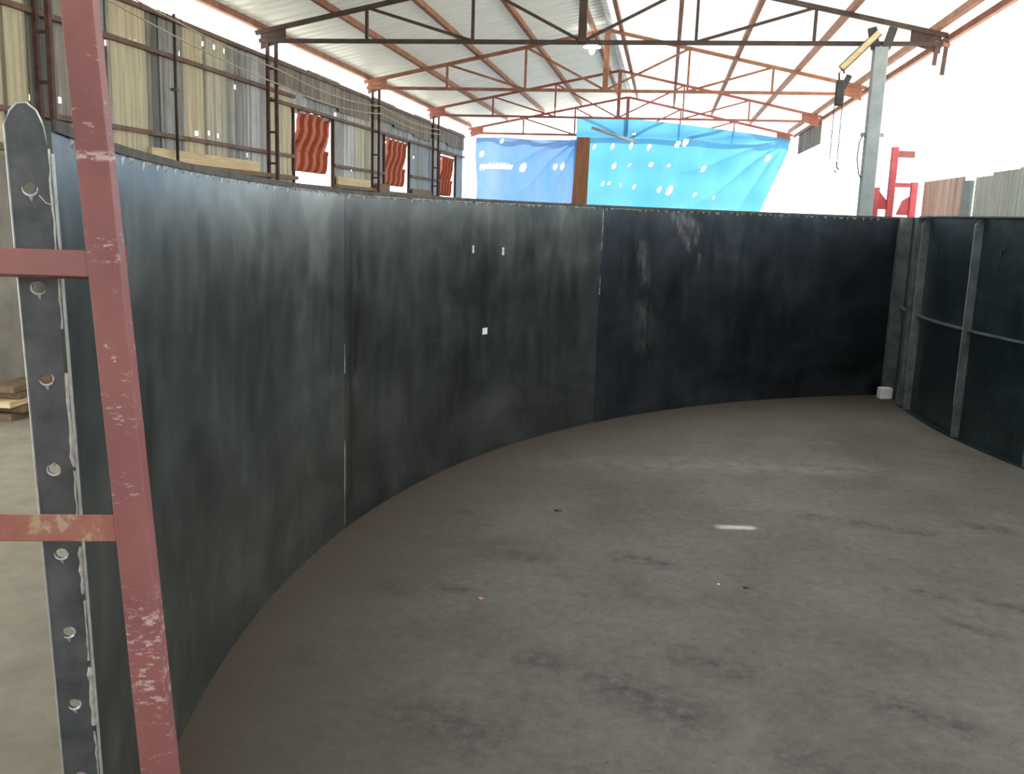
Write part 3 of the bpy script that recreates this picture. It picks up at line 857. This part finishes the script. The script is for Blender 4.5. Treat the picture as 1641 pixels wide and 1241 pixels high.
tarpaulin('blue_tarpaulin', lambda z: -2.69, lambda z: 3.3 - max(0, 4.2 - z) * .34, .2,
          lambda x: 4.72 - (.02 * (x + 2.69) if x < -1.2 else .03 + .085 * (x + 1.2) + .006 * (x + 1.2) ** 2), folds_r, HR, M['tarp_blue'],
          'big bright blue tarpaulin with rows of holes across the far end', 27.995, 200, 100)
tarpaulin('lilac_tarpaulin', lambda z: -5.62 + .03 * math.sin(z * 3), lambda z: -2.60 - max(0, 4.1 - z) * .04, .2, lambda x: 4.05 + .03 * math.sin(x * 2.2), folds_l, HL, M['tarp_lilac'],
          'smaller faded lilac blue tarpaulin on the far end, left of the brown board', 27.95, 150, 90)
tag(bevel(MB().quad_strip([[(x0, yy, z) , (x1, yy, z), (x1, yy + .03, z), (x0, yy + .03, z)] for x0, x1, yy, z in ((-2.84, -2.30, 27.80, 0.), (-2.64, -2.27, 27.80, 4.12))], True, True).build('brown_board', M['board']), .004),
    'tall brown board standing between the lilac and the bright blue tarpaulin', 'board')
tag(MB().tube([(-2.25, 27.86, 4.40), (-.98, 27.9, 4.02)], .045, 10).build('pale_pole', M['s_pale'], None, True), 'pale pole slung aslant in front of the blue tarpaulin\'s upper left', 'pole')

# ================================================================== SMALLER THINGS
def plank(y0, y1, x, z0, z1, label, mat='wood', t=.045):
    o = bevel(MB().box(-t / 2, t / 2, y0, y1, z0, z1).build('timber_plank', M[mat]), .004); o.location = (x, 0, 0)
    return tag(o, label, 'plank', 'planks along the left wall ledge')
plank(10.02, 12.9, -5.745, 2.36, 2.50, 'long pale timber plank on edge along the wall just above the tank rim')
plank(16.15, 18.05, -5.74, 2.30, 2.44, 'pale timber plank to the right of the largest orange awning')
plank(18.45, 19.35, -5.74, 2.27, 2.40, 'short dull timber plank left of the middle orange awning', 'wood_dark')
plank(21.15, 22.95, -5.74, 2.27, 2.38, 'dull timber plank right of the middle orange awning', 'wood_dark')
# ledges that carry the planks, part of the wall
for a, b, zt in ((6.9, 14.25, 2.36), (16.1, 18.3, 2.30), (18.3, 24.0, 2.27)):
    MB().box(-5.80, -5.69, a, b, zt - .06, zt).build('ledge', M['wood_dark'], wl)
# thin pole against the wall
p = tag(empty('thin_pole', (-5.66, 10.47, 2.26)), 'thin dark pipe standing upright against the wall on the left ledge', 'pole')
MB().tube([(0, 0, 0), (-.015, .04, 1.75)], .018, 8).build('pipe', M['oxide_dark'], p, True)
MB().box(-.05, .03, -.03, .03, .9, .93).build('clip', M['girt'], p)
# cables strung along the wall
def cable(pts, label):
    path = []
    for (ya, za), (yb, zb), sag in pts:
        for k in range(13):
            t = k / 12; path.append((-5.56, ya + (yb - ya) * t, za + (zb - za) * t - 4 * sag * t * (1 - t)))
    return tag(MB().tube(path, .009, 6).build('cable', M['cable'], None, True), label, 'cable', 'cables along the left wall')
cable([((8.3, 4.05), (13.25, 3.80), .05), ((13.26, 3.80), (18.2, 3.86), .10), ((18.21, 3.86), (23.1, 3.85), .08)], 'upper pale cable strung along the left wall past the columns')
cable([((8.3, 3.92), (13.25, 3.60), .06), ((13.26, 3.60), (18.2, 3.72), .09), ((18.21, 3.72), (23.1, 3.74), .08)], 'lower pale cable strung along the left wall past the columns')
# lamp on the second truss
l = tag(empty('hanging_lamp', (-1.52, 18.1, 4.95)), 'glowing white lamp hanging beside the second truss king post', 'lamp')
MB().tube([(0, 0, .33), (0, 0, .06)], .008).build('cord', M['dark'], l)
prof = [(.02, .07), (.05, .06), (.16, .02), (.165, .0), (.15, .005), (.04, .045)]
MB().quad_strip([[(rr * math.cos(t), rr * math.sin(t), zz) for t in [2 * math.pi * k / 20 for k in range(20)]] for rr, zz in prof], True).build('lamp_shade', M['glow'], l, True)
prof = [(.001, .04), (.035, .03), (.06, -.02), (.055, -.07), (.03, -.11), (.001, -.125)]
MB().quad_strip([[(rr * math.cos(t), rr * math.sin(t), zz) for t in [2 * math.pi * k / 16 for k in range(16)]] for rr, zz in prof], True).build('bulb', M['glow'], l, True)

# red steel frame stand beyond the tank
r = tag(empty('machine_frame', (3.1, 13.98, 0)), 'bright red welded steel frame standing behind the tank wall by the right side', 'frame')
for x, zt in ((-.22, 2.42), (-.02, 2.97), (.28, 2.50)):
    bevel(MB().box(x - .045, x + .045, -.04, .04, 0, zt).build('upright', M['red_frame'], r), .006)
MB().box(.025, .235, -.03, .03, 2.43, 2.49).build('crossbar', M['red_frame'], r)
MB().box(-.02, .24, -.03, .03, 2.83, 2.92).build('upper_bracket', M['oxide_red'], r)
MB().box(-.22, .28, -.03, .03, 1.0, 1.06).build('crossbar', M['red_frame'], r)
MB().prof((-.2, 0, 2.12), (-.2, .03, 2.12), [(0, 0), (.16, 0), (.16, .10), (.0, .28)], (0, 0, 1)).build('gusset', M['red_frame'], r)
MB().prof((.26, -.02, 2.05), (.26, .02, 2.05), [(0, 0), (-.19, 0), (-.12, .2), (0, .28)], (0, 0, 1)).build('gusset', M['red_frame'], r)

# white block at the foot of the tank's far end
o = bevel(MB().box(-.07, .07, -.05, .05, 0, .125).build('white_block', M['white']), .01)
o.location = (2.535, 10.80, 0); o.rotation_euler = (0, 0, .2)
tag(o, 'small white block on the floor between the tank wall and the ribbed segment', 'block')
# bits on the floor
def chip(name, loc, s, mat, label):
    mb = MB(); n = 7
    rg = lambda z, k: [(math.cos(2 * math.pi * j / n) * s * k * random.uniform(.6, 1), math.sin(2 * math.pi * j / n) * s * k * random.uniform(.5, .8), z) for j in range(n)]
    mb.quad_strip([rg(0, 1), rg(s * .25, 1), rg(s * .4, .6)], True, True)
    o = mb.build(name, M[mat]); o.location = loc
    return tag(o, label, 'scrap')
chip('steel_scrap', (-.572, 5.843, 0), .03, 'dark', 'dark steel scrap alone on the floor, left of centre')
chip('steel_scrap', (.537, 4.805, 0), .022, 'dark', 'dark steel scrap on the floor below the small sun fleck')
chip('white_chip', (.395, 4.814, 0), .010, 'white', 'tiny white chip on the floor below the sun fleck')
chip('rust_flake', (-.796, 4.336, 0), .018, 'chip_orange', 'small orange flake on the floor near dark scuffs')
# timber pile glimpsed left of the flange
for k, (x, y, z, L) in enumerate(((-5.55, 7.25, .0, 1.0), (-5.50, 7.3, .06, .95), (-5.56, 7.22, .12, 1.05), (-5.52, 7.28, .18, .9), (-5.54, 7.26, .24, 1.0))):
    o = bevel(MB().box(-.12, .12, -L / 2, L / 2, 0, .055).build('timber_plank', M['wood_dark' if k != 2 else 'wood']), .004)
    o.location = (x, y + .35, z); o.rotation_euler = (0, 0, .04 * (k % 3 - 1))
    tag(o, ('old timber plank at the bottom of the small pile at the far left edge', 'old timber plank second from the bottom of the pile at the left edge', 'pale plank in the middle of the small pile at the left edge',
            'old timber plank second from the top of the pile at the left edge', 'old timber plank on top of the small pile at the far left edge')[k], 'plank', 'planks piled by the left wall')
